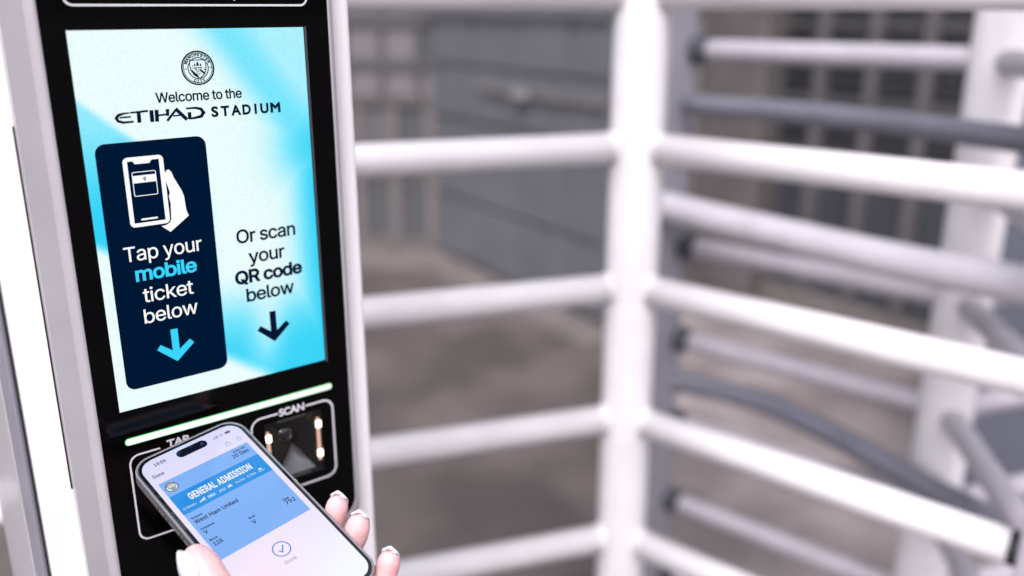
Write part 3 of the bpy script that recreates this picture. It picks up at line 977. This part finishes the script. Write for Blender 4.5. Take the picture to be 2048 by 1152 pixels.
for args in (("13:55", -24.2, -16.9, 64.4, 2.4, 0.03, 'ink_grey'), ("Done", -29.4, -22.5, 56.3, 2.6, 0.02, 'ink_grey'),
             ("KICK OFF", 18.0, 26.4, 47.7, 1.5, 0.024, 'ink'), ("20 Dec", 15.5, 26.9, 43.9, 2.95, 0.014, 'ink'),
             ("Fixture", -27.6, -21.0, 17.8, 1.5, 0.024, 'ink'), ("West Ham United", -27.6, -0.2, 13.9, 2.9, 0.014, 'ink'),
             ("Entrance", -27.5, -19.2, 8.3, 1.5, 0.024, 'ink'), ("Y", -27.4, -24.8, 4.5, 2.8, 0.014, 'ink'),
             ("Block", -27.6, -22.6, -1.0, 1.5, 0.024, 'ink'), ("128", -27.2, -21.9, -5.2, 2.95, 0.014, 'ink'),
             ("Row", -2.5, 1.6, -0.7, 1.5, 0.024, 'ink'), ("V", -2.6, -0.1, -4.9, 2.8, 0.014, 'ink'),
             ("Seat", 20.3, 24.5, -0.9, 1.5, 0.024, 'ink'), ("792", 20.5, 26.9, -4.5, 2.95, 0.014, 'ink'),
             ("Done", -4.0, 3.3, -38.7, 2.4, 0.0, 'ink_pale'),
             ("GENERAL ADMISSION", -20.7, 20.5, 30.6, 5.3, 0.030, 'ui_white')):
    ptext(*args)
# sponsor row
row = [text_shape("ETIHAD", -27.6, -19.8, 26.2, 1.3, 0.01),
       shape([(-17.9, 26.6), (-16.2, 27.3), (-14.7, 27.9), (-13.9, 29.0), (-13.9, 27.8), (-13.4, 27.2), (-14.3, 26.8), (-14.0, 25.3), (-14.9, 26.4), (-16.2, 26.1), (-17.6, 25.9)]),
       text_shape("OKX", -12.2, -7.3, 25.9, 1.8, 0.035), text_shape("AXI", -5.2, -0.9, 25.9, 1.7, 0.012), text_shape("e&", 0.7, 3.7, 26.0, 2.2, 0.035),
       text_shape("Abu Dhabi", 5.8, 12.4, 26.3, 1.5, 0.0), text_shape("Midea", 15.9, 20.0, 26.3, 1.5, 0.0), ribbon(circle(14.9, 27.0, 0.8, 10, 60, 330), 0.25),
       text_shape("MASHREQ", 21.4, 25.7, 25.9, 0.8, 0.01), shape(rrect(22.3, 27.2, 24.6, 28.6, 0.4))]
PCV.multi("sponsor_row", row, M['ui_logo'], display, P3)
crest(PCV, display, -24.4, 45.2, 3.75, P2, M['ink'], M['ui_white'], M['gold'], M['crest_sky'], M['rose_red'])
PCV.multi("tick_icon", [ribbon(circle(0, -28.4, 4.95, 40), 0.62, True), ribbon([(-2.0, -28.6), (-0.7, -30.4), (2.1, -26.4)], 0.7)], M['tick_blue'], display, P3)
PCV.fill("camera_island", [rrect(-9.9, 62.0, 9.9, 68.0, 2.98, 10)], M['island'], display, P3)
PCV.fill("camera_lens", [circle(6.9, 65.0, 1.1, 16)], M['lens_blue'], display, P4)
PCV.multi("signal_icon", [shape([(14.3 + 0.85 * k, 64.2), (14.8 + 0.85 * k, 64.2), (14.8 + 0.85 * k, 64.8 + 0.4 * k), (14.3 + 0.85 * k, 64.8 + 0.4 * k)]) for k in range(4)] +
          [text_shape("5G", 18.6, 21.2, 64.3, 1.5, 0.0)], M['ink_grey'], display, P3)
PCV.multi("battery_icon", [shape(rrect(22.6, 64.0, 26.0, 65.9, 0.5, 3)), shape(rrect(26.1, 64.6, 26.4, 65.3, 0.1, 2))], M['ink_grey'], display, P3)
PCV.multi("share_icon", [ribbon([(18.5, 57.1), (17.7, 57.1), (17.7, 54.9), (20.7, 54.9), (20.7, 57.1), (19.9, 57.1)], 0.26), ribbon([(19.2, 56.0), (19.2, 58.4)], 0.26), ribbon([(18.5, 57.7), (19.2, 58.4), (19.9, 57.7)], 0.26)], M['ink_pale'], display, P3)
PCV.multi("info_icon", [ribbon(circle(27.0, 56.4, 1.45, 20), 0.26, True), shape(circle(27.0, 56.4, 0.22, 8)), shape(circle(26.4, 56.4, 0.22, 8)), shape(circle(27.6, 56.4, 0.22, 8))], M['ink_pale'], display, P3)
for y0, y1 in ((32.0, 38.0), (15.5, 27.5), (-0.5, 11.5)):
    box("side_button", -36.6 / 1000, y0 / 1000, -5.6 / 1000, -35.8 / 1000, y1 / 1000, -3.2 / 1000, M['titanium'], phone, 0.0003)
for y in (39.2, 28.9, 12.9):
    tube("case_hole", [p3(-36.25, y, -4.4), p3(-35.7, y, -4.4)], 0.0008, M['gasket'], phone, 12)
box("side_button", 35.9 / 1000, 12 / 1000, -5.6 / 1000, 36.5 / 1000, 30 / 1000, -3.2 / 1000, M['titanium'], phone, 0.0003)
# camera block on the back
slab("camera_block", 36, 36, 9, [(0.6, -10.4), (0, -10.0), (0, -8.4)], M['titanium'], phone).location = p3(-15.5, 53.5, 0)

# ================================================================== HAND holding the phone
def skin_mat():
    m, nt, p = new_mat("skin")
    p.inputs["Base Color"].default_value = (0.78, 0.50, 0.45, 1)
    p.inputs["Roughness"].default_value = 0.55
    p.inputs["Specular IOR Level"].default_value = 0.35
    p.inputs["Subsurface Weight"].default_value = 0.35
    p.inputs["Subsurface Radius"].default_value = (1.0, 0.35, 0.25)
    p.inputs["Subsurface Scale"].default_value = 0.004
    tc = nt.nodes.new("ShaderNodeTexCoord")
    nz = nt.nodes.new("ShaderNodeTexNoise"); nz.inputs["Scale"].default_value = 140; nz.inputs["Detail"].default_value = 4
    nt.links.new(tc.outputs["Object"], nz.inputs["Vector"])
    rp = nt.nodes.new("ShaderNodeValToRGB")
    rp.color_ramp.elements[0].position = 0.3; rp.color_ramp.elements[0].color = (0.70, 0.39, 0.395, 1)
    rp.color_ramp.elements[1].position = 0.7; rp.color_ramp.elements[1].color = (0.77, 0.465, 0.465, 1)
    nt.links.new(nz.outputs["Fac"], rp.inputs["Fac"]); nt.links.new(rp.outputs["Color"], p.inputs["Base Color"])
    n2 = nt.nodes.new("ShaderNodeTexVoronoi"); n2.inputs["Scale"].default_value = 1400
    nt.links.new(tc.outputs["Object"], n2.inputs["Vector"])
    bp = nt.nodes.new("ShaderNodeBump"); bp.inputs["Strength"].default_value = 0.3; bp.inputs["Distance"].default_value = 0.0003
    nt.links.new(n2.outputs["Distance"], bp.inputs["Height"]); nt.links.new(bp.outputs["Normal"], p.inputs["Normal"])
    return m
M['skin'] = skin_mat()
M['nail_bed'] = mat("nail_bed", (0.86, 0.60, 0.56), 0.18, coat=0.6)
M['nail_white'] = mat("nail_white", (0.95, 0.93, 0.93), 0.35, coat=0.1)
for k in ('nail_white', 'nail_bed'):
    p_ = M[k].node_tree.nodes["Principled BSDF"]
    p_.inputs["Subsurface Weight"].default_value = 1.0
    p_.inputs["Subsurface Radius"].default_value = (1.0, 0.8, 0.75)
    p_.inputs["Subsurface Scale"].default_value = 0.004
M['coat_cloth'] = mat("coat_cloth", (0.02, 0.021, 0.026), 0.85, noise=0.3, scale=300, bump=0.3)

chains = [
    # forearm, wrist and palm
    [((46, -330, -150), 36), ((22, -235, -105), 31), ((2, -165, -62), 25), ((-4, -140, -46), 23)],
    [((-4, -140, -46), 22), ((-6, -95, -30), 18), ((-6, -45, -24.5), 12.5)],
    [((4, -140, -48), 20), ((8, -100, -33), 17), ((6, -74, -26), 13)],
    [((-14, -135, -46), 20), ((-24, -100, -34), 18), ((-18, -62, -26), 13)],
    [((10, -138, -48), 18), ((16, -108, -36), 15), ((12, -90, -28), 11.5)],
    [((-18, -62, -25), 12.5), ((6, -74, -25), 12.5)],
    [((-12, -46, -23), 11.5), ((8, -92, -26), 12)],
    # index, middle, ring, little
    [((-14, -42, -21.5), 10.5), ((6, -34, -19.5), 9.2), ((24, -28, -18.0), 8.6), ((37, -24.6, -13.0), 7.6), ((42.0, -23.0, -6.0), 7.3), ((43.2, -22.4, 0.5), 7.0), ((43.6, -22.2, 3.6), 5.6)],
    [((-6, -52, -21.5), 10.5), ((10, -48, -20.0), 9.6), ((25, -45, -18.5), 8.9), ((37.5, -43, -13.5), 8.0), ((42.6, -42, -6.0), 7.8), ((43.9, -41.4, 0.5), 7.5), ((44.4, -41.2, 4.0), 5.9)],
    [((2, -72, -22.5), 10.0), ((14, -72, -21.0), 9.2), ((27, -72, -18.5), 8.4), ((38, -71.6, -13.5), 7.6), ((42.4, -71, -7.0), 7.3), ((43.4, -70.6, -1.5), 7.0), ((43.8, -70.4, 1.8), 5.6)],
    [((10, -90, -25), 9.5), ((20, -92, -23.0), 8.2), ((30, -92, -20.0), 7.4), ((38, -91, -14.0), 6.6), ((40.5, -90, -8.0), 6.2), ((41, -89.6, -3.5), 5.6)],
    # thumb
    [((-22, -112, -38), 17), ((-36, -78, -26), 14.0), ((-43, -54, -12), 11.2), ((-44.0, -42, -5.0), 10.9), ((-42.3, -26, 0.6), 11.2), ((-41.0, -14.0, 3.0), 10.6), ((-40.4, -8.5, 3.6), 8.3)],
]
def build_hand():
    bm = bmesh.new()
    for ch in chains:
        for (a, ra), (b, rb) in zip(ch, ch[1:]):
            a, b = Vector(a), Vector(b)
            n = max(2, int((b - a).length / (0.28 * min(ra, rb))) + 1)
            for k in range(n + 1):
                t = k / n
                c = a.lerp(b, t)
                r = lerp(ra, rb, t)
                bmesh.ops.create_icosphere(bm, subdivisions=2, radius=r / 1000.0, matrix=Matrix.Translation(c / 1000.0))
    me = bpy.data.meshes.new("person")
    bm.to_mesh(me)
    bm.free()
    o = bpy.data.objects.new("person", me)
    COL.objects.link(o)
    md = o.modifiers.new("merge", 'REMESH'); md.mode = 'VOXEL'; md.voxel_size = 0.0012
    s = o.modifiers.new("soften", 'SMOOTH'); s.factor = 0.5; s.iterations = 9
    dg = bpy.context.evaluated_depsgraph_get()
    res = bpy.data.meshes.new_from_object(o.evaluated_get(dg))
    bpy.data.objects.remove(o)
    res.name = "person"
    return link("person", res, M['skin'], None, True)
person = build_hand()
person.matrix_world = PM
tag(person, "left hand with long white tipped nails holding the phone from below", "person")

def nail(base, along, out, side_w, length, tip_from, curve=0.9, hook=0.0, fat=True):
    """curved plate: base point on the finger, 'along' towards the tip, 'out' away from the finger"""
    along = Vector(along).normalized()
    out = Vector(out); out = (out - along * out.dot(along)).normalized()
    side = along.cross(out)
    nu, nv = 14, 18
    top, bot = [], []
    for j in range(nv + 1):
        t = j / nv
        w = side_w * (0.86 + 0.14 * sin(pi * min(1, t * 1.25)))
        if t > 0.6: w *= math.sqrt(max(0.0, 1 - 0.80 * ((t - 0.6) / 0.4) ** 2))
        if t < 0.15: w *= 0.6 + 0.4 * math.sqrt(t / 0.15)
        for i in range(nu + 1):
            s = (i / nu - 0.5) * 2
            edge = 1 - 0.13 * s * s * sm(0.5, 1.0, t)
            ln = t * length * edge
            p = Vector(base) + along * ln + side * (s * w / 2) + out * (curve * (1 - s * s) * w * 0.24 - hook * t * t)
            top.append(p)
            bot.append(p - out * (0.45 + (1.5 * sm(0.45, 0.85, t) if fat else 0.0)))
    V = [v / 1000.0 for v in top + bot]
    N = len(top)
    Fc, mi = [], []
    for j in range(nv):
        for i in range(nu):
            a = j * (nu + 1) + i
            q = (a, a + 1, a + nu + 2, a + nu + 1)
            k = 1 if (j + 0.5) / nv > tip_from + 0.05 * ((i + .5) / nu * 2 - 1) ** 2 * 2 - 0.03 else 0
            Fc.append(q); mi.append(k)
            Fc.append(tuple(N + x for x in reversed(q))); mi.append(k)
    ring = [i for i in range(nu + 1)] + [j * (nu + 1) + nu for j in range(1, nv + 1)] + [nv * (nu + 1) + i for i in range(nu - 1, -1, -1)] + [j * (nu + 1) for j in range(nv - 1, 0, -1)]
    for a, b in zip(ring, ring[1:] + ring[:1]):
        Fc.append((a, b, N + b, N + a)); mi.append(1)
    o = from_data("nail", V, Fc, [M['nail_bed'], M['nail_white']], person, smooth=True)
    for p, k in zip(o.data.polygons, mi):
        p.material_index = k
    return o
nail((48.0, -19.8, -3.5), (-0.20, -0.02, 1), (0.84, 0.54, 0.2), 11.0, 16.0, 0.62, curve=0.75, hook=1.6)
nail((48.9, -38.7, -3.5), (-0.20, -0.02, 1), (0.84, 0.54, 0.2), 11.6, 16.6, 0.62, curve=0.75, hook=1.6)
nail((48.0, -67.9, -5.5), (-0.20, -0.02, 1), (0.84, 0.54, 0.2), 10.8, 16.0, 0.62, curve=0.75, hook=1.6)
nail((45.8, -89.8, -10.5), (-0.2, 0.0, 1), (1, 0.0, 0.2), 8.4, 13.5, 0.62, curve=0.75, hook=1.2)
nail((-49.8, -23.0, 5.6), (0.10, 1, 0.06), (-1, 0.1, 0.50), 15.0, 23.0, 0.14, curve=0.8, hook=1.5, fat=False)

# dark sleeve from above the wrist to the elbow
def sleeve():
    pts = [((8, -182, -74), 33), ((24, -238, -105), 38), ((50, -335, -152), 44), ((90, -440, -200), 50)]
    rings, seg = [], 28
    for i, (c, r) in enumerate(pts):
        a = Vector(pts[max(i - 1, 0)][0]); b = Vector(pts[min(i + 1, len(pts) - 1)][0])
        d = (b - a).normalized()
        s = d.cross(Vector((0, 0, 1))).normalized(); u = s.cross(d)
        for dr_, off in (((-3, 2), (0, 0)) if i == 0 else ((0, 0),)):
            rings.append([Vector(c) + (s * cos(2 * pi * k / seg) + u * sin(2 * pi * k / seg)) * (r + dr_ + 1.2 * sin(5 * 2 * pi * k / seg + i)) for k in range(seg)])
    V = [v / 1000.0 for rg in rings for v in rg]
    Fc = []
    for i in range(len(rings) - 1):
        for k in range(seg):
            j = (k + 1) % seg
            Fc.append((i * seg + k, i * seg + j, (i + 1) * seg + j, (i + 1) * seg + k))
    Fc.append(tuple((len(rings) - 1) * seg + k for k in range(seg)))
    return from_data("sleeve", V, Fc, M['coat_cloth'], person, smooth=True)
sleeve()
